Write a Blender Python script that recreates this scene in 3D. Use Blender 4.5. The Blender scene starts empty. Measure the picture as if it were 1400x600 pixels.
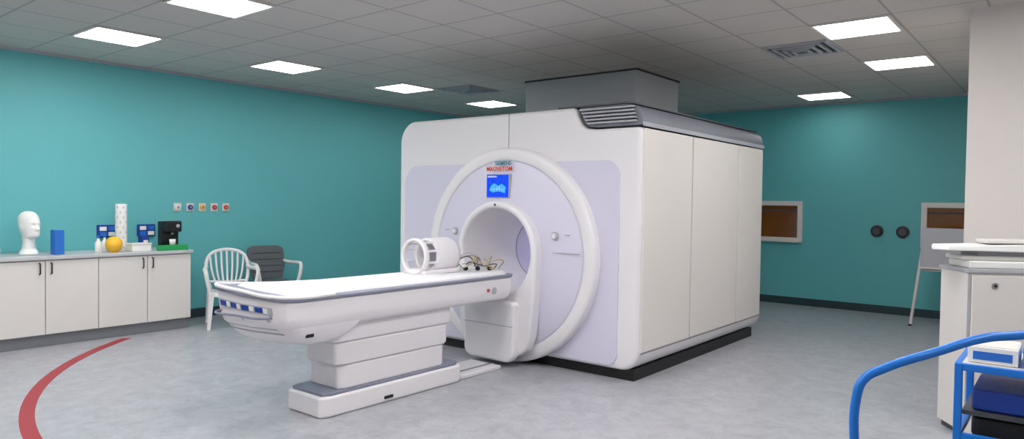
import bpy, bmesh, math, random
from mathutils import Vector, Matrix
random.seed(4)
S=bpy.context.scene
S.view_settings.view_transform='Standard'
S.view_settings.look='None'
S.view_settings.exposure=0.0
def lin(c):
    return tuple(((v/255)/12.92 if v/255<=0.04045 else ((v/255+0.055)/1.055)**2.4) for v in c)
# ---------------- materials
def mat(name,rgb,rough=0.5,metal=0.0,noise=0.04,scale=8,bump=0.0,emit=0,spec=0.5,coat=0):
    m=bpy.data.materials.new(name); m.use_nodes=True
    nt=m.node_tree; b=nt.nodes['Principled BSDF']
    c=lin(rgb)
    tc=nt.nodes.new('ShaderNodeTexCoord'); n=nt.nodes.new('ShaderNodeTexNoise')
    n.inputs['Scale'].default_value=scale; n.inputs['Detail'].default_value=4
    nt.links.new(tc.outputs['Object'],n.inputs['Vector'])
    mx=nt.nodes.new('ShaderNodeMix'); mx.data_type='RGBA'
    mx.inputs['A'].default_value=tuple(v*(1-noise) for v in c)+(1,)
    mx.inputs['B'].default_value=tuple(min(1,v*(1+noise)) for v in c)+(1,)
    nt.links.new(n.outputs['Fac'],mx.inputs['Factor'])
    nt.links.new(mx.outputs['Result'],b.inputs['Base Color'])
    b.inputs['Roughness'].default_value=rough; b.inputs['Metallic'].default_value=metal
    b.inputs['Specular IOR Level'].default_value=spec
    b.inputs['Coat Weight'].default_value=coat
    if bump:
        bp=nt.nodes.new('ShaderNodeBump'); bp.inputs['Strength'].default_value=bump; bp.inputs['Distance'].default_value=0.01
        nt.links.new(n.outputs['Fac'],bp.inputs['Height']); nt.links.new(bp.outputs['Normal'],b.inputs['Normal'])
    if emit:
        nt.links.new(mx.outputs['Result'],b.inputs['Emission Color']); b.inputs['Emission Strength'].default_value=emit
    return m
M_teal=mat('teal_paint',(100,184,188),0.55,noise=0.03,scale=1.2,bump=0.02)
M_white_wall=mat('offwhite_paint',(220,214,210),0.6,noise=0.02)
M_mri=mat('mri_white',(234,231,234),0.32,noise=0.01,scale=2)
M_side=mat('mri_side_panel',(226,221,217),0.38,noise=0.015,scale=2)
M_lilac=mat('mri_lilac',(216,213,231),0.35,noise=0.01,scale=2)
M_gap=mat('dark_seam',(70,70,76),0.7)
M_gap2=mat('light_seam',(165,163,172),0.6)
M_black=mat('black_plastic',(16,16,18),0.45)
M_dgrey=mat('dark_grey',(70,73,80),0.4)
M_hood=mat('hood_grey',(118,121,132),0.45)
M_lgrey=mat('light_grey',(176,178,186),0.4)
M_duct=mat('duct_grey',(190,192,198),0.5)
M_rail=mat('table_trim_grey',(130,134,152),0.35)
M_sheet=mat('white_sheet',(236,236,240),0.85,noise=0.03,scale=14,bump=0.4)
M_cab=mat('cabinet_white',(226,222,218),0.4,noise=0.015)
M_counter=mat('counter_grey',(190,192,196),0.4,noise=0.06,scale=60)
M_metal=mat('metal',(165,166,170),0.3,metal=0.9)
M_blue=mat('rail_blue',(20,118,215),0.35)
M_blue2=mat('navy_blue',(20,60,150),0.45)
M_blue3=mat('bright_blue',(40,110,200),0.45)
M_plinth=mat('plinth_vinyl',(130,133,139),0.5)
M_base=mat('baseboard_dark',(38,62,68),0.5)
M_red=mat('red_tape',(160,40,50),0.45,noise=0.08,scale=5)
M_plastic=mat('chair_white_plastic',(228,226,226),0.35)
M_cgrey=mat('chair_grey',(84,90,94),0.6)
M_foam=mat('white_foam',(238,238,236),0.8)
M_yellow=mat('yellow_plastic',(245,190,50),0.4)
M_green=mat('green_plastic',(40,160,90),0.4)
M_red2=mat('red_plastic',(190,60,50),0.4)
M_beige=mat('beige_cable',(190,172,125),0.5)
M_orange=mat('orange_ink',(215,80,30),0.5)
M_cyan=mat('teal_ink',(10,130,150),0.5)
M_amber=mat('amber_glass',(120,72,22),0.12,noise=0.35,scale=2.5)
M_screen=mat('screen_blue',(20,60,200),0.2,noise=0.5,scale=30,emit=0.8)
M_screen2=mat('screen_cyan',(60,150,235),0.2,noise=0.4,scale=30,emit=0.8)
M_borelight=mat('bore_led_strip',(240,240,255),0.3,emit=4.5)

def node_math(nt,op,a,b=None):
    n=nt.nodes.new('ShaderNodeMath'); n.operation=op
    for i,v in enumerate((a,b)):
        if v is None: continue
        if isinstance(v,(int,float)): n.inputs[i].default_value=v
        else: nt.links.new(v,n.inputs[i])
    return n.outputs[0]
# ceiling tiles
M_ceil=bpy.data.materials.new('ceiling_tiles'); M_ceil.use_nodes=True
nt=M_ceil.node_tree; b=nt.nodes['Principled BSDF']
tc=nt.nodes.new('ShaderNodeTexCoord'); sp=nt.nodes.new('ShaderNodeSeparateXYZ'); nt.links.new(tc.outputs['Object'],sp.inputs[0])
def lines(out,off,size,w):
    f=node_math(nt,'FRACT',node_math(nt,'ADD',node_math(nt,'DIVIDE',node_math(nt,'ADD',out,off),size),0.5+100))
    d=node_math(nt,'ABSOLUTE',node_math(nt,'SUBTRACT',f,0.5))
    return node_math(nt,'GREATER_THAN',d,0.5-w)
g=node_math(nt,'MAXIMUM',lines(sp.outputs[0],7.05,0.62,0.016),lines(sp.outputs[1],-2.8,0.6,0.016))
nz=nt.nodes.new('ShaderNodeTexNoise'); nz.inputs['Scale'].default_value=90; nt.links.new(tc.outputs['Object'],nz.inputs['Vector'])
m1=nt.nodes.new('ShaderNodeMix'); m1.data_type='RGBA'; m1.inputs['A'].default_value=lin((192,187,182))+(1,); m1.inputs['B'].default_value=lin((212,207,202))+(1,)
nt.links.new(nz.outputs['Fac'],m1.inputs['Factor'])
m2=nt.nodes.new('ShaderNodeMix'); m2.data_type='RGBA'; m2.inputs['B'].default_value=lin((166,164,162))+(1,)
nt.links.new(m1.outputs['Result'],m2.inputs['A']); nt.links.new(g,m2.inputs['Factor'])
nt.links.new(m2.outputs['Result'],b.inputs['Base Color']); b.inputs['Roughness'].default_value=0.8
bp=nt.nodes.new('ShaderNodeBump'); bp.inputs['Strength'].default_value=0.3; bp.inputs['Distance'].default_value=0.01
nt.links.new(g,bp.inputs['Height']); nt.links.new(bp.outputs['Normal'],b.inputs['Normal'])
# floor vinyl
M_floor=bpy.data.materials.new('vinyl_floor'); M_floor.use_nodes=True
nt=M_floor.node_tree; b=nt.nodes['Principled BSDF']
tc=nt.nodes.new('ShaderNodeTexCoord')
n1=nt.nodes.new('ShaderNodeTexNoise'); n1.inputs['Scale'].default_value=7; n1.inputs['Detail'].default_value=12; n1.inputs['Roughness'].default_value=0.78; n1.inputs['Distortion'].default_value=0.5
nt.links.new(tc.outputs['Object'],n1.inputs['Vector'])
cr=nt.nodes.new('ShaderNodeValToRGB'); cr.color_ramp.elements[0].position=0.3; cr.color_ramp.elements[0].color=lin((143,144,151))+(1,)
cr.color_ramp.elements[1].position=0.7; cr.color_ramp.elements[1].color=lin((184,185,192))+(1,)
nt.links.new(n1.outputs['Fac'],cr.inputs[0]); nt.links.new(cr.outputs[0],b.inputs['Base Color'])
b.inputs['Roughness'].default_value=0.33; b.inputs['Specular IOR Level'].default_value=0.5
# light panels
def lightmat(name,s):
    m=bpy.data.materials.new(name); m.use_nodes=True
    b=m.node_tree.nodes['Principled BSDF']
    b.inputs['Base Color'].default_value=(1,1,1,1); b.inputs['Emission Color'].default_value=(1.0,0.985,0.97,1); b.inputs['Emission Strength'].default_value=s
    return m
M_light=lightmat('led_panel',25); M_light_dim=lightmat('led_panel_dimmed',13); M_light_low=lightmat('led_panel_low',7)

# ---------------- helpers
def link(o,g=None,smooth=False):
    S.collection.objects.link(o)
    if g: o.parent=g
    if smooth:
        for p in o.data.polygons: p.use_smooth=True
    return o
def group(name,loc=(0,0,0),rz=0):
    e=bpy.data.objects.new(name,None); e.location=loc; e.rotation_euler=(0,0,rz); e.empty_display_size=0.1
    S.collection.objects.link(e); return e
def from_bm(bm,name,m,g=None,smooth=False,bevel=0,seg=3):
    bmesh.ops.recalc_face_normals(bm,faces=bm.faces)
    me=bpy.data.meshes.new(name); bm.to_mesh(me); bm.free()
    me.materials.append(m)
    o=bpy.data.objects.new(name,me); link(o,g,smooth)
    if bevel:
        md=o.modifiers.new('b','BEVEL'); md.width=bevel; md.segments=seg; md.limit_method='ANGLE'; md.angle_limit=math.radians(40)
        for p in me.polygons: p.use_smooth=True
        try:
            w=o.modifiers.new('w','WEIGHTED_NORMAL'); w.keep_sharp=False
        except: pass
    return o
def box(g,name,x0,x1,y0,y1,z0,z1,m,bevel=0,seg=3):
    bm=bmesh.new(); bmesh.ops.create_cube(bm,size=1)
    for v in bm.verts:
        v.co=Vector(((x0+x1)/2+v.co.x*(x1-x0),(y0+y1)/2+v.co.y*(y1-y0),(z0+z1)/2+v.co.z*(z1-z0)))
    return from_bm(bm,name,m,g,bevel=bevel,seg=seg)
def prism(g,name,poly,axis,a,b_,m,bevel=0,seg=3,scale_b=None):
    bm=bmesh.new()
    def P(p,t):
        if axis=='y': return (p[0],t,p[1])
        if axis=='x': return (t,p[0],p[1])
        return (p[0],p[1],t)
    A=[bm.verts.new(P(p,a)) for p in poly]; B=[bm.verts.new(P(p,b_)) for p in poly]
    bm.faces.new(A); bm.faces.new(B[::-1])
    n=len(poly)
    for i in range(n): bm.faces.new((A[i],A[(i+1)%n],B[(i+1)%n],B[i]))
    return from_bm(bm,name,m,g,bevel=bevel,seg=seg)
def prism_hole(g,name,poly,a,b_,c,r,m,bevel=0,seg=3,step=.06):
    """(x,z) polygon extruded along y from a to b_, with a round hole of radius r about c right through it"""
    pts=[]
    n=len(poly)
    for i in range(n):
        p=Vector(poly[i]); q=Vector(poly[(i+1)%n]); L=(q-p).length
        if L<1e-5: continue
        k=max(1,int(L/step))
        for j in range(k): pts.append(p.lerp(q,j/k))
    bm=bmesh.new(); n=len(pts); R=[]
    for p in pts:
        d=(p-Vector(c)).normalized()*r; h=Vector(c)+d
        R.append((bm.verts.new((p.x,a,p.y)),bm.verts.new((p.x,b_,p.y)),bm.verts.new((h.x,b_,h.y)),bm.verts.new((h.x,a,h.y))))
    for i in range(n):
        A=R[i];B=R[(i+1)%n]
        for k in range(4): bm.faces.new((A[k],B[k],B[(k+1)%4],A[(k+1)%4]))
    return from_bm(bm,name,m,g,bevel=bevel,seg=seg)
def loft(g,name,rings3,m,bevel=0,smooth=False):
    bm=bmesh.new(); rings=[[bm.verts.new(p) for p in r] for r in rings3]; n=len(rings[0])
    for a,b_ in zip(rings,rings[1:]):
        for i in range(n): bm.faces.new((a[i],a[(i+1)%n],b_[(i+1)%n],b_[i]))
    bm.faces.new(rings[0]); bm.faces.new(rings[-1][::-1])
    return from_bm(bm,name,m,g,bevel=bevel,smooth=smooth)
def cyl(g,name,p0,p1,r,m,r2=None,seg=32,bevel=0):
    p0=Vector(p0);p1=Vector(p1); d=p1-p0
    bm=bmesh.new(); bmesh.ops.create_cone(bm,cap_ends=True,segments=seg,radius1=r,radius2=r if r2 is None else r2,depth=d.length)
    q=d.to_track_quat('Z','Y').to_matrix().to_4x4()
    bmesh.ops.transform(bm,matrix=Matrix.Translation((p0+p1)/2)@q,verts=bm.verts)
    o=from_bm(bm,name,m,g,bevel=bevel)
    for p in o.data.polygons: p.use_smooth=len(p.vertices)==4
    return o
def sphere(g,name,c,r,m,sc=(1,1,1)):
    bm=bmesh.new(); bmesh.ops.create_uvsphere(bm,u_segments=24,v_segments=16,radius=r)
    for v in bm.verts: v.co=Vector((c[0]+v.co.x*sc[0],c[1]+v.co.y*sc[1],c[2]+v.co.z*sc[2]))
    return from_bm(bm,name,m,g,smooth=True)
def tube(g,name,pts,r,m,cyclic=False,smooth=True,res=8,flat=None):
    cu=bpy.data.curves.new(name,'CURVE'); cu.dimensions='3D'; cu.bevel_depth=r; cu.bevel_resolution=4; cu.use_fill_caps=True
    if smooth:
        s=cu.splines.new('BEZIER'); s.bezier_points.add(len(pts)-1)
        for bpnt,p in zip(s.bezier_points,pts):
            bpnt.co=p; bpnt.handle_left_type='AUTO'; bpnt.handle_right_type='AUTO'
        s.resolution_u=res
    else:
        s=cu.splines.new('POLY'); s.points.add(len(pts)-1)
        for q,p in zip(s.points,pts): q.co=(*p,1)
    s.use_cyclic_u=cyclic
    t=bpy.data.objects.new(name+'_t',cu); S.collection.objects.link(t)
    dg=bpy.context.evaluated_depsgraph_get(); me=bpy.data.meshes.new_from_object(t.evaluated_get(dg)); bpy.data.objects.remove(t)
    me.name=name; me.materials.clear(); me.materials.append(m)
    o=bpy.data.objects.new(name,me); return link(o,g,True)
def lathe_y(g,name,prof,cx,cz,m,seg=96):
    bm=bmesh.new(); rings=[]
    for r,y in prof:
        rings.append([bm.verts.new((cx+r*math.cos(t*2*math.pi/seg),y,cz+r*math.sin(t*2*math.pi/seg))) for t in range(seg)])
    for a,b_ in zip(rings,rings[1:]):
        for i in range(seg): bm.faces.new((a[i],a[(i+1)%seg],b_[(i+1)%seg],b_[i]))
    return from_bm(bm,name,m,g,smooth=True)
def lathe_z(g,name,prof,c,m,seg=32):
    bm=bmesh.new(); rings=[]
    for r,z in prof:
        rings.append([bm.verts.new((c[0]+r*math.cos(t*2*math.pi/seg),c[1]+r*math.sin(t*2*math.pi/seg),c[2]+z)) for t in range(seg)])
    for a,b_ in zip(rings,rings[1:]):
        for i in range(seg): bm.faces.new((a[i],a[(i+1)%seg],b_[(i+1)%seg],b_[i]))
    bm.faces.new(rings[0][::-1]); bm.faces.new(rings[-1])
    return from_bm(bm,name,m,g,smooth=True)
def rrect(x0,x1,z0,z1,r,n=8):
    if not isinstance(r,(tuple,list)): r=(r,)*4
    pts=[]
    for (cx,cz,rr,a0) in ((x0+r[0],z0+r[0],r[0],180),(x1-r[1],z0+r[1],r[1],270),(x1-r[2],z1-r[2],r[2],0),(x0+r[3],z1-r[3],r[3],90)):
        for i in range(n+1):
            a=math.radians(a0+90*i/n); pts.append((cx+rr*math.cos(a),cz+rr*math.sin(a)))
            if rr==0: break
    return pts
def text(g,name,s,loc,size,m,rot,align='CENTER',ext=0.001,off=0.0):
    cu=bpy.data.curves.new(name,'FONT'); cu.body=s; cu.size=size; cu.align_x=align; cu.extrude=ext; cu.offset=off
    t=bpy.data.objects.new(name+'_t',cu); S.collection.objects.link(t)
    dg=bpy.context.evaluated_depsgraph_get(); me=bpy.data.meshes.new_from_object(t.evaluated_get(dg)); bpy.data.objects.remove(t)
    me.materials.clear(); me.materials.append(m)
    o=bpy.data.objects.new(name,me); link(o,g); o.location=loc; o.rotation_euler=rot; return o

# ---------------- room
XL,XR,YB,YF,H=-8.5,3.0,-2.2,10.88,3.0
box(None,'floor',XL-.1,XR+.1,YB-.1,YF+.1,-.1,0,M_floor)
box(None,'ceiling',XL-.1,XR+.1,YB-.1,YF+.1,H,H+.1,M_ceil)
box(None,'wall_left',XL-.1,XL,YB-.1,YF+.1,0,H,M_teal)
box(None,'wall_far',XL,XR,YF,YF+.1,0,H,M_teal)
box(None,'wall_right',XR,XR+.1,YB,YF,0,H,M_white_wall)
box(None,'wall_back',XL,XR,YB-.1,YB,0,H,M_white_wall)
box(None,'wall_partition',-.66,XR,6.3,YF,0,H,M_white_wall)
box(None,'baseboard_far',XL+.02,-.67,YF-.015,YF,0,.11,M_base)
box(None,'baseboard_left',XL,XL+.015,3.92,YF-.02,0,.11,M_base)
box(None,'trim_1',XL,XL+.025,YB,YF,H-.03,H,M_lgrey)
box(None,'trim_2',XL+.03,-.67,YF-.025,YF,H-.03,H,M_lgrey)
# lights
LP=[(-7.05,2.8),(-7.05,4.6,1),(-7.05,6.4,1),(-7.05,8.2,1),(-5.19,2.8),(-1.47,6.4),(-1.47,8.2,1),(-2.71,10.1,2),
    (-5.19,1.0),(-3.33,1.0),(-1.47,1.0),(-1.47,2.8),(-1.47,4.55),(-7.05,1.0),(1.0,2.8),(-3.33,-.8),(.45,4.6),(-3.4,2.8)]  # next-to-last panel is added out of view to brighten the partition wall
for L in LP:
    x,y=L[:2]; mm=(M_light,M_light_dim,M_light_low)[L[2] if len(L)>2 else 0]
    g=group('ceiling_light_panel',(x,y,H))
    box(g,'diffuser',-.275,.275,-.275,.275,-.012,-.004,mm)
    for k,(a,b_,c,d) in enumerate(((-.3,.3,-.3,-.275),(-.3,.3,.275,.3),(-.3,-.275,-.275,.275),(.275,.3,-.275,.275))):
        box(g,'frame_%d'%k,a,b_,c,d,-.016,0,M_white_wall)
for (x,y) in ((-2.09,7.0),(-6.43,7.0)):
    g=group('ceiling_air_vent',(x,y,H))
    for k,s in enumerate((.29,.22,.15,.08)):
        z=-.004-.007*k
        for j,(a,b_,c,d) in enumerate(((-s,s,-s,-s+.028),(-s,s,s-.028,s),(-s,-s+.028,-s+.028,s-.028),(s-.028,s,-s+.028,s-.028))):
            box(g,'louvre_%d_%d'%(k,j),a,b_,c,d,z-.012,z+.004,M_lgrey)
    box(g,'dark_throat',-.28,.28,-.28,.28,-.003,0,M_dgrey)

# ---------------- MRI scanner
W=1.46; DEP=2.89; HT=2.33
g=group('mri_scanner',(-4.25,5.13,0)); MRI=g
cx,cz=.10,1.03
prof=[]
prof+=rrect(-W,W,.09,HT,(.2,.16,0,.22))
prof=[p for p in prof if not (p[0]>W-.001 and p[1]>HT-.001)]
idx=[i for i,p in enumerate(prof) if p[0]>W-.001][-1]
notch=[(W,2.13),(1.02,2.13),(.93,2.14),(.87,2.18),(.83,2.25),(.8,HT)]
prof=prof[:idx+1]+notch+prof[idx+1:]
body=prism_hole(g,'body_shell',prof,0,DEP,(cx,cz),.45,M_mri,bevel=.035,seg=4)
hood=prism(g,'hood',[(.83,HT-.002),(.855,2.26),(.89,2.19),(.94,2.155),(1.02,2.145),(W-.0,2.145),(W+.005,2.19),(W-.02,2.27),(W-.08,2.315),(W-.16,HT)],'y',.03,DEP-.03,M_hood,bevel=.012)
prism(g,'hood_top_cap',[(.6,HT+.001),(W-.16,HT+.003),(W-.07,2.322),(W-.07,2.335),(W-.16,2.348),(.6,2.345)],'y',.03,DEP-.03,M_dgrey)
prism(g,'hood_edge_band',[(W-.0,2.135),(W+.012,2.135),(W+.016,2.17),(W+.0,2.17)],'y',.03,DEP-.03,M_lgrey)
for k in range(5):
    z=2.175+k*.03
    x0=.93-.02*k
    prism(g,'vent_slat_%d'%k,[(x0,z),(W-.05-.008*k,z),(W-.05-.008*k,z+.014),(x0,z+.014)],'y',.0,.032,M_lgrey)
    prism(g,'vent_gap_%d'%k,[(x0,z+.014),(W-.05-.008*k,z+.014),(W-.05-.008*k,z+.022),(x0,z+.022)],'y',.02,.032,M_gap)
panel=prism_hole(g,'front_lilac_panel',rrect(-1.36,1.27,.12,1.86,(.1,.1,.13,.2)),-.012,.004,(cx,cz),.46,M_lilac)
box(g,'front_top_seam',cx-.043,cx-.037,-.004,.01,1.98,HT-.01,M_gap2)
# disc
lathe_y(g,'gantry_ring',[(1.0,0),(1.0,-.075),(.992,-.09),(.975,-.098),(.94,-.102),(.90,-.1),(.885,-.096),(.878,-.088),(.876,-.08)],cx,1.0,M_mri,128)
lathe_y(g,'gantry_disc',[(.878,-.08),(.872,-.09),(.86,-.095),(.7,-.115),(.5,-.136),(.44,-.14)],cx,1.0,M_lilac,128)
box(g,'disc_seam_right',cx+.43,cx+.86,-.128,-.118,1.05,1.055,M_gap2)
box(g,'disc_seam_left',cx-.86,cx-.43,-.128,-.118,1.05,1.055,M_gap2)
# arch collar
arch=[]
hw=.47
for i in range(33):
    a=math.pi*i/32; arch.append((cx+hw*math.cos(a),cz+hw*math.sin(a)))
arch+=[(cx-hw*.98,.7),(cx-.42,.3),(cx-.37,.16),(cx-.25,.09),(cx+.25,.09),(cx+.37,.16),(cx+.42,.3),(cx+hw*.98,.7)]
prism_hole(g,'bore_collar',arch,-.24,-.11,(cx,cz),.405,M_mri,bevel=.03,seg=5,step=.04)
lathe_y(g,'bore_funnel',[(.409,-.2),(.40,-.16),(.37,-.02),(.34,.18),(.315,.38),(.305,.46)],cx,cz,M_mri)
lathe_y(g,'bore_tunnel',[(.305,.46),(.30,.48),(.30,2.35),(.32,2.5),(.44,DEP-.02)],cx,cz,M_lilac)
lathe_y(g,'bore_joint_ring',[(.308,.455),(.302,.462),(.302,.475),(.308,.48)],cx,cz,M_gap2)
for sx in (-1,1):
    a=math.radians(90+sx*38); x=cx+.288*math.cos(a); z=cz+.288*math.sin(a)
    box(g,'bore_led_%d'%sx,x-.012,x+.012,.55,2.3,z-.006,z+.006,M_borelight)
# docking front under the bore
prism(g,'docking_block',rrect(cx-.3,cx+.3,.05,.60,(.1,.1,.04,.04)),'y',-.32,-.22,M_mri,bevel=.03,seg=4)
box(g,'docking_seam',cx-.29,cx+.29,-.323,-.318,.38,.385,M_gap2)
for sx in (-1,1):
    cyl(g,'control_knob',(cx+sx*.6,-.11,1.2),(cx+sx*.6,-.145,1.2),.035,M_lgrey,bevel=.006)
    cyl(g,'knob_cap',(cx+sx*.6,-.143,1.2),(cx+sx*.6,-.153,1.2),.022,M_mri)
    for k in range(3): cyl(g,'button_dot',(cx+sx*(.7+.02*k),-.105,1.21),(cx+sx*(.7+.02*k),-.118,1.21),.004,M_gap2)
cyl(g,'collar_sensor',(cx,-.242,1.465),(cx,-.23,1.465),.012,M_gap)
# screen
box(g,'screen_bezel',cx-.19,cx+.09,-.145,-.105,1.525,1.755,M_lgrey,bevel=.006)
box(g,'screen',cx-.18,cx+.08,-.148,-.13,1.535,1.745,M_screen)
box(g,'screen_header',cx-.17,cx-.06,-.150,-.145,1.72,1.735,M_lilac)
prism(g,'screen_picture',[(cx-.15,1.60),(cx-.11,1.58),(cx-.03,1.59),(cx+.04,1.575),(cx+.05,1.63),(cx+.0,1.66),(cx-.04,1.64),(cx-.09,1.665),(cx-.13,1.64)],'y',-.150,-.145,M_screen2)
for k in range(5):
    box(g,'screen_mark_%d'%k,cx-.12+.03*k,cx-.11+.03*k,-.152,-.147,1.60,1.612+.007*((k*5)%4),M_lilac)
text(g,'label_top','SIEMENS',(cx-.01,-.118,1.835),.052,M_cyan,(math.pi/2,0,0),off=.001)
text(g,'label_bottom','MAGNETOM',(cx-.05,-.125,1.783),.055,M_orange,(math.pi/2,0,0),off=.001)
# side panels
for k,(a,b_) in enumerate(((.04,.965),(.985,2.10),(2.12,DEP-.07))):
    box(g,'side_panel_%d'%k,W-.01,W+.015,a,b_,.25,2.12,M_side,bevel=.008)
box(g,'side_skirt_seam',W-.005,W+.004,.05,DEP-.05,.235,.25,M_gap2)
for k,y in enumerate((.975,2.11)):
    box(g,'side_gap_%d'%k,W-.005,W+.003,y-.008,y+.008,.25,2.12,M_gap)
box(g,'plinth',-W+.15,W-.06,.06,DEP-.1,0,.1,M_black)
# duct
g=group('ceiling_service_duct',(-4.62,7.43,0))
box(g,'duct_casing',-.78,.78,-.5,.55,HT+.02,H-.012,M_duct,bevel=.01)
box(g,'duct_top_trim',-.79,.79,-.51,.56,H-.02,H,M_gap)

# ---------------- patient table
g=group('patient_table',(-4.20,0,0))
hw=.335
def ring(y0l,y0r,y1,w,z,zl=0,e=.0):
    p=[(w,y0r+.16,0),(w*.97,y0r+.05,.15),(w*.82,y0r,.3),(0,(y0l+y0r)/2-.03,.6),(-w*.8,y0l-.01,1),(-w*.97,y0l+.03,1),(-w,y0l+.14,.8),(-w,y0l+.5,.2),(-w,y1-.1,0),(-w*.8,y1,0),(w*.8,y1,0),(w,y1-.1,0)]
    return [(x,y,z+zl*t) for x,y,t in p]
loft(g,'deck',[ring(2.50,2.57,4.84,hw*.88,.635,.0),ring(2.455,2.525,4.86,hw*.97,.665,.005),ring(2.43,2.50,4.87,hw,.72,.02),ring(2.41,2.48,4.87,hw,.832,.05)],M_mri,bevel=.012)
loft(g,'deck_trim',[ring(2.395,2.465,4.88,hw+.012,.833,.05),ring(2.395,2.465,4.88,hw+.012,.852,.055)],M_rail,bevel=.004)
loft(g,'mattress',[ring(2.52,2.60,4.84,hw-.035,.853,.03),ring(2.53,2.61,4.83,hw-.04,.868,.03),ring(2.56,2.64,4.82,hw-.06,.878,.03)],M_sheet)
tube(g,'foot_lip',[(-hw,2.95,.872),(-hw-.004,2.55,.90),(-hw*.85,2.40,.915),(0,2.42,.892),(hw*.82,2.475,.872),(hw,2.60,.862),(hw,2.9,.858)],.013,M_mri)
pr=[]
for z,yl,yr,w,yb in ((.66,2.475,2.545,hw*.95,3.15),(.61,2.51,2.58,hw*.92,3.10),(.56,2.56,2.63,hw*.86,3.0),(.53,2.63,2.70,hw*.76,2.92)):
    pr.append([(-w,yl+.09,z),(-w*.95,yl+.03,z),(-w*.8,yl-.01,z),(0,(yl+yr)/2-.03,z),(w*.82,yr,z),(w*.96,yr+.05,z),(w,yr+.12,z),(w,yb,z),(-w,yb,z)])
loft(g,'foot_end_housing',pr,M_mri,bevel=.01)
LV=[(.53,2.63,2.70),(.56,2.56,2.63),(.61,2.51,2.58),(.66,2.475,2.545),(.72,2.43,2.50),(.832,2.41,2.48),(1,2.41,2.48)]
def yface(x,z):
    for (z0,a0,b0),(z1,a1,b1) in zip(LV,LV[1:]):
        if z<=z1: 
            t=max(0,(z-z0)/(z1-z0)); yl=a0+(a1-a0)*t; yr=b0+(b1-b0)*t; break
    w=hw*.97; mid=(yl+yr)/2-.03
    if x<0: return (yl-.01)+(mid-(yl-.01))*min(1,(x+w*.8)/(w*.8))
    return mid+(yr-mid)*min(1,x/(w*.82))
def strip(name,x0,x1,z0,z1,m,out,tz=0.0):
    xs=[x0+(x1-x0)*i/8 for i in range(9)]
    R=[]
    for z in (z0,(z0+z1)/2,z1):
        R.append([(x,yface(x,z)-out,z-tz*x) for x in xs]+[(x,yface(x,z)+.03,z-tz*x) for x in xs[::-1]])
    return loft(g,name,R,m)
strip('control_strip',-.25,.25,.765,.812,M_lgrey,.006,.05)
for k in range(4):
    strip('control_key_%d'%k,-.225+.115*k,-.165+.115*k,.772,.805,M_blue2,.011,.05)
    strip('control_label_%d'%k,-.16+.115*k,-.125+.115*k,.772,.805,M_foam,.010,.05)
strip('pocket_back',-.24,.22,.645,.725,M_lgrey,.004)
for k in range(2): strip('pocket_%d'%k,-.22+.22*k,-.03+.22*k,.655,.718,M_mri,.008)
strip('lower_groove',-.25,.25,.612,.620,M_gap2,.003)
tube(g,'grab_handle',[(-.25,2.44,.745),(-.24,2.375,.74),(0,2.385,.738),(.22,2.44,.735),(.235,2.50,.735)],.008,M_rail)
# pedestal
def ped(name,a,y0,y1,z0,z1,m=M_mri,bv=.018,xl=None):
    xl=xl if xl is not None else -a+.05
    return prism(g,name,[(xl+.02,y0),(a-.03,y0),(a,y0+.06),(a,y1-.06),(a-.04,y1),(xl+.04,y1),(xl,y1-.06),(xl,y0+.06)],'z',z0,z1,m,bevel=bv)
ped('pedestal_upper',.26,2.96,4.14,.50,.64,xl=-.14)
ped('pedestal_mid',.25,2.99,4.11,.335,.50,xl=-.13)
ped('pedestal_low',.24,3.02,4.08,.16,.335,xl=-.12)
ped('base',.27,2.85,4.26,0,.145,bv=.02,xl=-.15)
ped('base_trim',.255,2.88,4.23,.143,.165,M_rail,.005,xl=-.135)
box(g,'floor_rail_plate',-.12,.24,4.26,4.78,0,.035,M_mri,bevel=.008)
box(g,'floor_rail_strip',.12,.14,4.26,4.78,.035,.04,M_rail)
cyl(g,'end_stop_button',(hw-.01,4.48,.74),(hw+.01,4.48,.74),.014,M_red2)
cyl(g,'end_stop_ring',(hw-.01,4.56,.73),(hw+.004,4.56,.73),.03,M_lgrey)
box(g,'foot_switch',.265,.28,3.40,3.48,.03,.05,M_black)
box(g,'brake_lever',.24,.31,2.70,2.76,.585,.61,M_black,bevel=.005)

# head coil: open front hoop joined to the rear shell by struts
g=group('head_coil',(-4.27,4.0,.879))
r=.15
lathe_y(g,'front_hoop',[(r-.022,.0),(r-.016,-.012),(r-.004,-.012),(r+.004,.0),(r+.004,.03),(r-.004,.042),(r-.016,.042),(r-.022,.03),(r-.022,.0)],0,r,M_mri,64)
lathe_y(g,'rear_shell',[(r-.03,.15),(r-.024,.135),(r-.008,.135),(r,.15),(r,.38),(r-.012,.42),(r-.03,.42),(r-.03,.15)],0,r,M_mri,64)
for k,a in enumerate((20,55,125,160,200,340)):
    a=math.radians(a); rr=r-.011
    tube(g,'strut_%d'%k,[(rr*math.cos(a),.02,r+rr*math.sin(a)),(rr*math.cos(a),.16,r+rr*math.sin(a))],.010,M_mri,smooth=False)
tube(g,'mirror_bar',[(-.1,.03,r+.09),(0,.02,r+.105),(.1,.03,r+.09)],.006,M_lgrey)
box(g,'coil_cradle',-.13,.13,.0,.42,0,.04,M_mri,bevel=.015)
# cables
g=group('coil_cables',(-4.22,4.45,.879))
for k in range(7):
    x=.0+.05*k
    pts=[(x-.12,-.0,.07)]
    for j in range(5):
        pts.append((x-.12+random.uniform(-.07,.1),.07+j*.07,.02+random.uniform(0,.12)))
    pts.append((x-.14,.40,.01))
    tube(g,'cable_%d'%k,pts,.005,(M_beige,M_lgrey,M_dgrey)[k%3])
for k in range(3): sphere(g,'connector_%d'%k,(.03+.07*k,.1+.08*k,.02),.018,M_black,(1,1.5,1))

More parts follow.
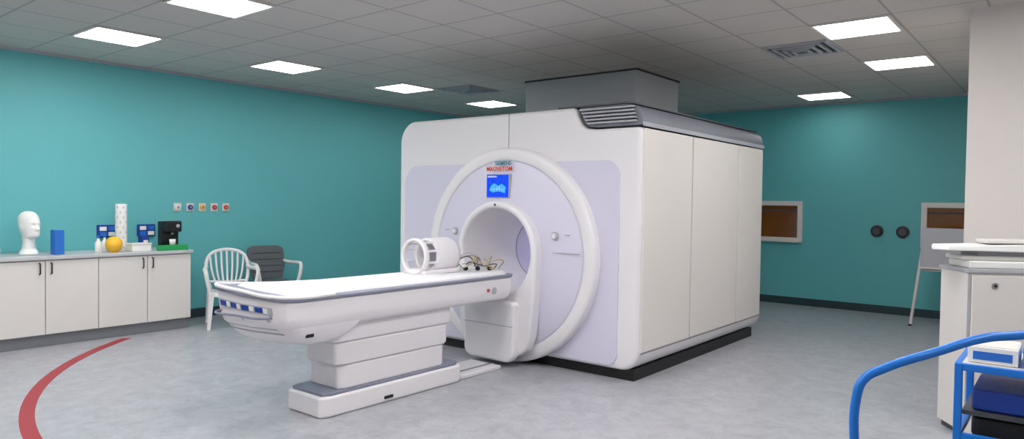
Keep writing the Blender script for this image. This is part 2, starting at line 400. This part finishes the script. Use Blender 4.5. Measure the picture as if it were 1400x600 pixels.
# ---------------- red floor line
bm=bmesh.new(); c=(-4.2,5.87)
prev=None
for i in range(97):
    a=math.radians(217.5+ (318-217.5)*i/96)
    p=[bm.verts.new((c[0]+rr*math.cos(a),c[1]+rr*math.sin(a),z)) for rr in (4.415,4.505) for z in (.0,.003)]
    if prev:
        bm.faces.new((prev[1],p[1],p[3],prev[3])); bm.faces.new((prev[0],p[0],p[1],prev[1])); bm.faces.new((prev[2],prev[3],p[3],p[2]))
    prev=p
from_bm(bm,'floor_marking_line',M_red)

# ---------------- base cabinets
g=group('base_cabinet_run',(-7.85,0,0))
box(g,'carcass',-.62,-.02,.9,3.9,.12,.86,M_cab)
box(g,'kickboard',-.6,-.06,.92,3.88,0,.12,M_plinth)
box(g,'worktop',-.64,.02,.9,3.92,.86,.895,M_counter,bevel=.006)
ed=[1.01,1.49,1.97,2.45,2.93,3.42,3.9]
for k in range(6):
    box(g,'cabinet_door_%d'%k,-.02,0,ed[k]+.004,ed[k+1]-.004,.125,.85,M_cab,bevel=.003)
    hy=ed[k+1]-.05 if k%2==0 else ed[k]+.05
    tube(g,'handle_%d'%k,[(0,hy,.72),(.025,hy,.73),(.025,hy,.82),(0,hy,.83)],.007,M_black,smooth=False)

CT=.895
def mannequin(loc,rz):
    secs=[(0,.0,.085,.085),(.02,0,.085,.085),(.06,0,.062,.06),(.12,0,.055,.052),(.165,.0,.06,.055),(.185,.025,.085,.06),(.21,.025,.095,.066),(.24,.015,.10,.072),(.27,.01,.105,.077),(.30,.005,.11,.08),(.335,0,.112,.081),(.37,-.003,.107,.078),(.40,-.005,.092,.066),(.425,-.005,.065,.046),(.438,-.005,.03,.02)]
    bm=bmesh.new(); rings=[]; n=40
    def interp(z):
        for a,b_ in zip(secs,secs[1:]):
            if z<=b_[0]:
                t=(z-a[0])/(b_[0]-a[0])
                return [a[i]+(b_[i]-a[i])*t for i in range(1,4)]
        return list(secs[-1][1:])
    zs=[i*.438/60 for i in range(61)]
    for z in zs:
        ox,rx,ry=interp(z)
        ring=[]
        for i in range(n):
            t=2*math.pi*i/n; tt=math.atan2(math.sin(t),math.cos(t))
            nose=.036*math.exp(-(tt/.2)**2)*(math.exp(-((z-.258)/.014)**2)+.55*math.exp(-((z-.282)/.02)**2))
            brow=.008*math.exp(-(tt/.6)**2)*math.exp(-((z-.322)/.015)**2)
            eye=-.014*(math.exp(-((abs(tt)-.38)/.16)**2))*math.exp(-((z-.298)/.016)**2)
            lip=.009*math.exp(-(tt/.3)**2)*(math.exp(-((z-.227)/.006)**2)+math.exp(-((z-.214)/.006)**2))
            chin=.01*math.exp(-(tt/.4)**2)*math.exp(-((z-.19)/.012)**2)
            ear=.014*math.exp(-((abs(tt)-1.65)/.12)**2)*math.exp(-((z-.275)/.028)**2)
            x=ox+(rx)*math.cos(t); y=ry*math.sin(t)
            d=Vector((math.cos(t),math.sin(t)))*(nose+brow+eye+lip+ear+chin)
            ring.append(bm.verts.new((x+d.x,y+d.y,z)))
        rings.append(ring)
    for a,b_ in zip(rings,rings[1:]):
        for i in range(n): bm.faces.new((a[i],a[(i+1)%n],b_[(i+1)%n],b_[i]))
    bm.faces.new(rings[0][::-1]); bm.faces.new(rings[-1])
    o=from_bm(bm,'mannequin_head',M_foam,None,smooth=True); o.location=loc; o.rotation_euler=(0,0,rz)
    s=o.modifiers.new('s','SUBSURF'); s.levels=1; s.render_levels=1
mannequin((-8.15,2.4,CT),math.radians(20))
g=group('blue_binder',(-8.05,2.62,CT)); 
box(g,'cover',-.06,.06,-.045,.045,0,.25,M_blue3,bevel=.006); box(g,'pages',-.05,.055,-.046,-.03,.01,.24,M_blue3)
g=group('paper_roll',(-8.15,3.27,CT))
lathe_z(g,'roll',[(.055,0),(.058,.01),(.058,.5),(.055,.515),(.02,.515),(.02,.49)],(0,0,0),M_foam)
for k in range(6):
    for j in range(9):
        a=2*math.pi*(k+.5*(j%2))/6
        sphere(g,'print_%d_%d'%(k,j),(.0575*math.cos(a),.0575*math.sin(a),.04+.055*j),.009,M_lgrey,(.6,.6,1.4))
g=group('yellow_toy_ball',(-7.98,3.13,CT)); sphere(g,'ball',(0,0,.085),.085,M_yellow); lathe_z(g,'ring_stand',[(.04,0),(.045,.004),(.04,.012),(.03,.01)],(0,0,0),M_yellow)
g=group('coffee_machine',(-8.1,3.78,CT))
box(g,'base',-.1,.12,-.1,.1,0,.035,M_green,bevel=.01); box(g,'tower',-.1,.0,-.1,.1,.035,.32,M_black,bevel=.015); box(g,'head',-.0,.1,-.09,.09,.2,.325,M_black,bevel=.015)
cyl(g,'spout',(.05,0,.2),(.05,0,.17),.015,M_metal); lathe_z(g,'cup',[(.03,0),(.035,.08),(.032,.08),(.028,.01)],(.055,0,.036),M_foam,24); cyl(g,'dial',(.1,.04,.27),(.108,.04,.27),.02,M_lgrey)
g=group('green_tray',(-7.93,3.71,CT))
box(g,'tray_base',.0,.08,-.16,.16,0,.008,M_green); box(g,'tray_front',.07,.08,-.16,.16,.008,.06,M_green,bevel=.004); box(g,'tray_rear',.0,.01,-.16,.16,.008,.06,M_green); box(g,'tray_side_a',.01,.07,-.16,-.15,.008,.06,M_green); box(g,'tray_side_b',.01,.07,.15,.16,.008,.06,M_green)
g=group('white_storage_box',(-8.02,3.40,CT))
box(g,'box_body',-.08,.08,-.1,.1,0,.075,M_foam,bevel=.006); box(g,'box_lid',-.086,.086,-.106,.106,.07,.088,M_cab,bevel=.005)
for (y,x,w) in ((3.02,-8.1,.05),(3.12,-8.2,.045)):
    g=group('plastic_bottle',(x,y,CT)); lathe_z(g,'bottle',[(w*.6,0),(w*.65,.005),(w*.65,.1),(w*.25,.13),(w*.25,.15)],(0,0,0),M_foam); lathe_z(g,'cap',[(w*.3,.15),(w*.3,.175)],(0,0,0),M_blue3)
g=group('glove_box',(-8.2,3.53,CT)); box(g,'carton',-.05,.05,-.04,.04,0,.16,M_blue2,bevel=.003); box(g,'slot',.05,.0515,-.025,.025,.05,.11,M_foam)
g=group('small_kit_bag',(-8.1,2.06,CT)); sphere(g,'bag',(0,0,.06),.075,M_lgrey,(1,1.2,.78)); tube(g,'strap',[(0,-.06,.09),(0,-.03,.15),(0,.03,.15),(0,.06,.09)],.006,M_dgrey)
for y in (3.25,3.68):
    g=group('wall_socket_cluster',(XL,y,1.1))
    box(g,'backplate',0,.03,-.1,.1,-.07,.07,M_blue2,bevel=.006)
    for k in range(2):
        for j in range(2):
            box(g,'outlet_%d_%d'%(k,j),.03,.045,-.08+.09*k,-.01+.09*k,-.055+.06*j,-.01+.06*j,M_foam if (k+j)%2 else M_blue3,bevel=.003)
cols=[M_foam,M_blue2,M_yellow,M_red2,M_orange]
for k in range(5):
    g=group('medical_gas_outlet',(XL,4.05+.155*k,1.37))
    box(g,'plate',0,.012,-.045,.045,-.05,.05,M_cab,bevel=.004)
    cyl(g,'collar',(.012,0,0),(.03,0,0),.03,cols[k]); cyl(g,'socket',(.03,0,0),(.034,0,0),.015,M_metal)

# ---------------- chairs (local: facing +x)
def chair(loc,rz,grey=False):
    g=group('plastic_armchair' if not grey else 'grey_back_armchair',loc,rz)
    Mx=M_plastic
    zs=.42
    bm=bmesh.new(); n=10; top=[];bot=[]
    for i in range(n+1):
        u=i/n; x=-.21+.44*u; r1=[];r2=[]
        hwid=.2+.03*u
        for j in range(n+1):
            v=-1+2*j/n
            z=zs-.02*(1-v*v)+.012*(abs(v)**3)-.03*max(0,(u-.85)/.15)**2-.01*(1-u)
            r1.append(bm.verts.new((x,v*hwid,z))); r2.append(bm.verts.new((x,v*hwid,z-.018)))
        top.append(r1);bot.append(r2)
    for i in range(n):
        for j in range(n):
            bm.faces.new((top[i][j],top[i+1][j],top[i+1][j+1],top[i][j+1])); bm.faces.new((bot[i][j],bot[i][j+1],bot[i+1][j+1],bot[i+1][j]))
    for i in range(n):
        for j in (0,n): bm.faces.new((top[i][j],top[i+1][j],bot[i+1][j],bot[i][j]))
        for k in (0,n): bm.faces.new((top[k][i],top[k][i+1],bot[k][i+1],bot[k][i]))
    from_bm(bm,'seat',Mx,g,smooth=False)
    def leg(name,xt,yt,xb,yb):
        bm=bmesh.new()
        A=[bm.verts.new((xb+dx*.018,yb+dy*.018,0)) for dx,dy in ((-1,-1),(1,-1),(1,1),(-1,1))]
        B=[bm.verts.new((xt+dx*.03,yt+dy*.03,zs-.005)) for dx,dy in ((-1,-1),(1,-1),(1,1),(-1,1))]
        for i in range(4): bm.faces.new((A[i],A[(i+1)%4],B[(i+1)%4],B[i]))
        bm.faces.new(A);bm.faces.new(B)
        from_bm(bm,name,Mx,g,bevel=.006)
    leg('leg_1',.2,.22,.245,.255);leg('leg_2',.2,-.22,.245,-.255);leg('leg_3',-.19,.2,-.27,.225);leg('leg_4',-.19,-.2,-.27,-.225)
    def bx(z): return -.2-.28*(z-zs)
    if grey:
        poly=[(-.19,zs+.03),(.19,zs+.03),(.235,.6),(.24,.8),(.225,.845),(.17,.868),(0,.875),(-.17,.868),(-.225,.845),(-.24,.8),(-.235,.6)]
        N=len(poly)
        bm=bmesh.new()
        A=[bm.verts.new((bx(z)+.022,y,z)) for y,z in poly];B=[bm.verts.new((bx(z)-.012,y,z)) for y,z in poly]
        bm.faces.new(A);bm.faces.new(B[::-1])
        for i in range(N): bm.faces.new((A[i],A[(i+1)%N],B[(i+1)%N],B[i]))
        from_bm(bm,'back_pad',M_cgrey,g,bevel=.01)
        for k in range(4):
            box(g,'pad_rib_%d'%k,bx(.78-.08*k)+.018,bx(.78-.08*k)+.03,-.19,.19,.775-.08*k,.785-.08*k,M_dgrey,bevel=.003)
        box(g,'seat_pad',-.17,.21,-.18,.18,zs-.004,zs+.03,M_cgrey,bevel=.015)
    else:
        pts=[(bx(zs),-.19,zs),(bx(.6),-.235,.6),(bx(.74),-.225,.74)]
        for i in range(1,8):
            a=math.pi*(1-i/8); pts.append((bx(.76+.11*math.sin(a)),.21*math.cos(a),.76+.11*math.sin(a)))
        pts+= [(bx(.74),.225,.74),(bx(.6),.235,.6),(bx(zs),.19,zs)]
        tube(g,'back_frame',pts,.02,Mx)
        for k in range(7):
            t=(k-3)/3; y0=.11*t; y1=.19*t; z1=.755+.108*math.sqrt(max(0,1-(t*.9)**2))
            tube(g,'back_slat_%d'%k,[(bx(zs+.02),y0,zs+.0),(bx(.6)-.01,(y0+y1)/2*1.1,.6),(bx(z1),y1,z1)],.012,Mx)
        tube(g,'back_crossband',[(bx(.5),-.2,.5),(bx(.5)-.02,0,.49),(bx(.5),.2,.5)],.014,Mx)
    for s in (-1,1):
        tube(g,'arm_%d'%s,[(.2,s*.235,zs-.01),(.215,s*.265,.55),(.2,s*.28,.645),(.08,s*.28,.665),(-.1,s*.26,.66),(bx(.67),s*.232,.67)],.023,Mx)
    return g
chair((-7.68,4.28,0),math.radians(-22))
chair((-7.98,5.04,0),math.radians(-12),True)
g=group('folded_blue_cloth',(-7.68,4.28,.425),math.radians(-22)); box(g,'fold_low',-.15,.12,-.13,.12,0,.025,M_blue2,bevel=.01); box(g,'fold_top',-.13,.1,-.11,.1,.025,.045,M_blue3,bevel=.01)

# ---------------- far wall items
for k,(x0,x1) in enumerate(((-4.05,-3.18),(-1.63,-.76))):
    g=group('window_%d'%(k+1),((x0+x1)/2,YF,1.25)); w=(x1-x0)/2
    for j,(a,b_,c,d) in enumerate(((-w,w,.24,.31),(-w,w,-.31,-.24),(-w,-w+.07,-.24,.24),(w-.07,w,-.24,.24))):
        box(g,'frame_%d'%j,a,b_,-.04,0,c,d,M_cab,bevel=.004)
    box(g,'glass',-w+.07,w-.07,-.012,0,-.24,.24,M_amber)
    box(g,'blind_edge',-w+.07,w-.07,-.02,-.012,.16,.18,M_gap)
    box(g,'sill',-w+.02,w-.02,-.07,-.04,-.31,-.285,M_cab,bevel=.004)
for x in (-2.17,-1.85):
    g=group('wall_cable_port',(x,YF,1.15))
    cyl(g,'flange',(0,0,0),(0,-.015,0),.085,M_dgrey,bevel=.004); cyl(g,'tube',(0,-.01,0),(0,-.06,0),.065,M_black); cyl(g,'inner',(0,-.06,0),(0,-.063,0),.05,M_dgrey)
g=group('flipchart_easel',(-1.2,9.95,0))
tube(g,'leg_a',[(-.38,-.02,.0),(-.25,.05,1.22)],.018,M_cab,smooth=False)
tube(g,'leg_b',[(.38,-.02,.0),(.25,.05,1.22)],.018,M_cab,smooth=False)
tube(g,'leg_c',[(0,.5,.0),(0,.07,1.2)],.018,M_cab,smooth=False)
tube(g,'crossbar',[(-.3,.02,.72),(.3,.02,.72)],.015,M_cab,smooth=False)
prism(g,'board',[(-.02,.76),(.0,.76),(.05,1.24),(.03,1.24)],'x',-.29,.4,M_lgrey,bevel=.004)
box(g,'pen_tray',-.29,.4,-.06,-.015,.74,.76,M_cab)
for sx in (-1,1): sphere(g,'foot_%d'%sx,(sx*.38,-.02,.02),.022,M_black)

# ---------------- right cabinet
g=group('storage_cabinet',(-.53,5.35,0),math.radians(34))
box(g,'carcass',0,.62,0,.33,.04,1.08,M_cab,bevel=.004)
box(g,'plinth',.02,.6,.03,.31,0,.04,M_dgrey)
box(g,'top',-.01,.63,-.015,.34,1.08,1.105,M_lgrey,bevel=.004)
box(g,'edge_strip',.0,.012,-.006,0,.05,1.07,M_lgrey)
for k,(za,zb) in enumerate(((.56,1.065),(.05,.55))):
    box(g,'cupboard_door_%d'%k,.02,.6,-.018,0,za,zb,M_cab,bevel=.004)
cyl(g,'lock',(.155,-.018,1.0),(.155,-.025,1.0),.02,M_metal); cyl(g,'keyhole',(.155,-.025,1.0),(.155,-.027,1.0),.009,M_black)
g=group('foam_pad_stack',(-.53,5.35,1.105),math.radians(34))
prism(g,'pad_low',[(.02,.02),(.6,-.0),(.6,.31),(.04,.32)],'z',0,.05,M_foam,bevel=.012)
prism(g,'pad_mid',[(.0,.06),(.6,.03),(.6,.31),(.02,.32)],'z',.052,.08,M_cab,bevel=.008)
prism(g,'pad_spacer',[(.1,.08),(.5,.08),(.5,.28),(.1,.28)],'z',.08,.11,M_lgrey)
loft(g,'pad_board',[[(-.17,.12,.115),(-.12,.02,.115),(.55,.0,.11),(.6,.30,.11),(-.08,.31,.115)],[(-.16,.12,.14),(-.11,.03,.145),(.55,.01,.165),(.6,.29,.165),(-.08,.30,.145)]],M_foam,bevel=.008)
prism(g,'pad_top',[(.15,.06),(.58,.05),(.6,.30),(.2,.30)],'z',.163,.185,M_cab,bevel=.008)

# ---------------- blue handrail steps
def P(L,D,z): return (.778*L-.628*D,.628*L+.778*D,z)
g=group('step_stool_with_handrail')
tube(g,'handrail',[P(1.30,2.6,.0),P(1.30,2.6,.55),P(1.30,2.6,.78),P(1.325,2.6,.85),P(1.40,2.6,.893),P(1.6,2.6,.96),P(1.76,2.6,1.01),P(1.86,2.6,1.022),P(2.02,2.6,1.02),P(2.1,2.6,.97),P(2.12,2.6,.88),P(2.12,2.6,.4),P(2.12,2.6,0)],.017,M_blue)
tube(g,'rail_opposite_post',[P(1.30,2.2,0),P(1.30,2.2,.3)],.017,M_blue,smooth=False)
tube(g,'rail_rear_post',[P(2.12,2.2,0),P(2.12,2.2,.4)],.017,M_blue,smooth=False)
def obox(name,L0,L1,D0,D1,z0,z1,m):
    poly=[P(L0,D0,0)[:2],P(L1,D0,0)[:2],P(L1,D1,0)[:2],P(L0,D1,0)[:2]]
    return prism(g,name,poly,'z',z0,z1,m,bevel=.006)
obox('tread_low',1.3,1.7,2.2,2.6,.17,.2,M_dgrey); obox('tread_high',1.67,2.12,2.2,2.6,.35,.38,M_dgrey)

# ---------------- blue trolley
g=group('supply_trolley',(-.39,3.54,0))
for k,(x,y) in enumerate(((0,0),(.7,0),(0,.45),(.7,.45))):
    box(g,'post_%d'%k,x,x+.03,y,y+.03,.08,.83,M_blue,bevel=.004)
    cyl(g,'castor_%d'%k,(x+.0,y+.015,.04),(x+.03,y+.015,.04),.04,M_black)
for k,z in enumerate((.8,.5,.2)):
    box(g,'shelf_rim_front_%d'%k,.03,.7,0,.025,z,z+.03,M_blue,bevel=.003); box(g,'shelf_rim_back_%d'%k,.03,.7,.455,.48,z,z+.03,M_blue)
    box(g,'shelf_rim_l_%d'%k,0,.025,.03,.45,z,z+.03,M_blue); box(g,'shelf_rim_r_%d'%k,.705,.73,.03,.45,z,z+.03,M_blue)
    zz=z+.015 if k==0 else z
    box(g,'shelf_%d'%k,.025,.705,.025,.455,zz+.005,zz+.015,M_cab)
prism(g,'blue_tray',rrect(.06,.66,.04,.44,.03),'z',.63,.72,M_blue2,bevel=.012)
box(g,'tray_runner',.03,.7,.02,.45,.61,.628,M_dgrey)
prism(g,'dark_bin',rrect(.06,.66,.05,.42,.03),'z',.515,.6,M_black,bevel=.012)
g=group('glove_carton',(-.39,3.54,.832)); box(g,'carton',.04,.22,.06,.3,0,.07,M_foam,bevel=.003); box(g,'label',.06,.2,.058,.06,.015,.05,M_blue3); box(g,'lid_flap',.045,.215,.07,.29,.07,.074,M_cab)
g=group('blue_supply_box',(-.39,3.54,.832)); box(g,'carton',.235,.5,.05,.3,0,.085,M_blue,bevel=.004); box(g,'label',.3,.45,.048,.05,.02,.06,M_foam)

# ---------------- world + camera
w=bpy.data.worlds.new('w'); S.world=w; w.use_nodes=True; w.node_tree.nodes['Background'].inputs[0].default_value=(.8,.85,.9,1); w.node_tree.nodes['Background'].inputs[1].default_value=.3
cam=bpy.data.cameras.new('camera'); co=bpy.data.objects.new('camera',cam); S.collection.objects.link(co)
cam.sensor_width=36; cam.lens=955/1400*36; cam.clip_start=.05
R=Matrix.Rotation(math.radians(38.9),4,'Z')@Matrix.Rotation(math.radians(90-1.5),4,'X')@Matrix.Rotation(math.radians(.8),4,'Z')
co.matrix_world=Matrix.Translation((0,0,1.5))@R
S.camera=co
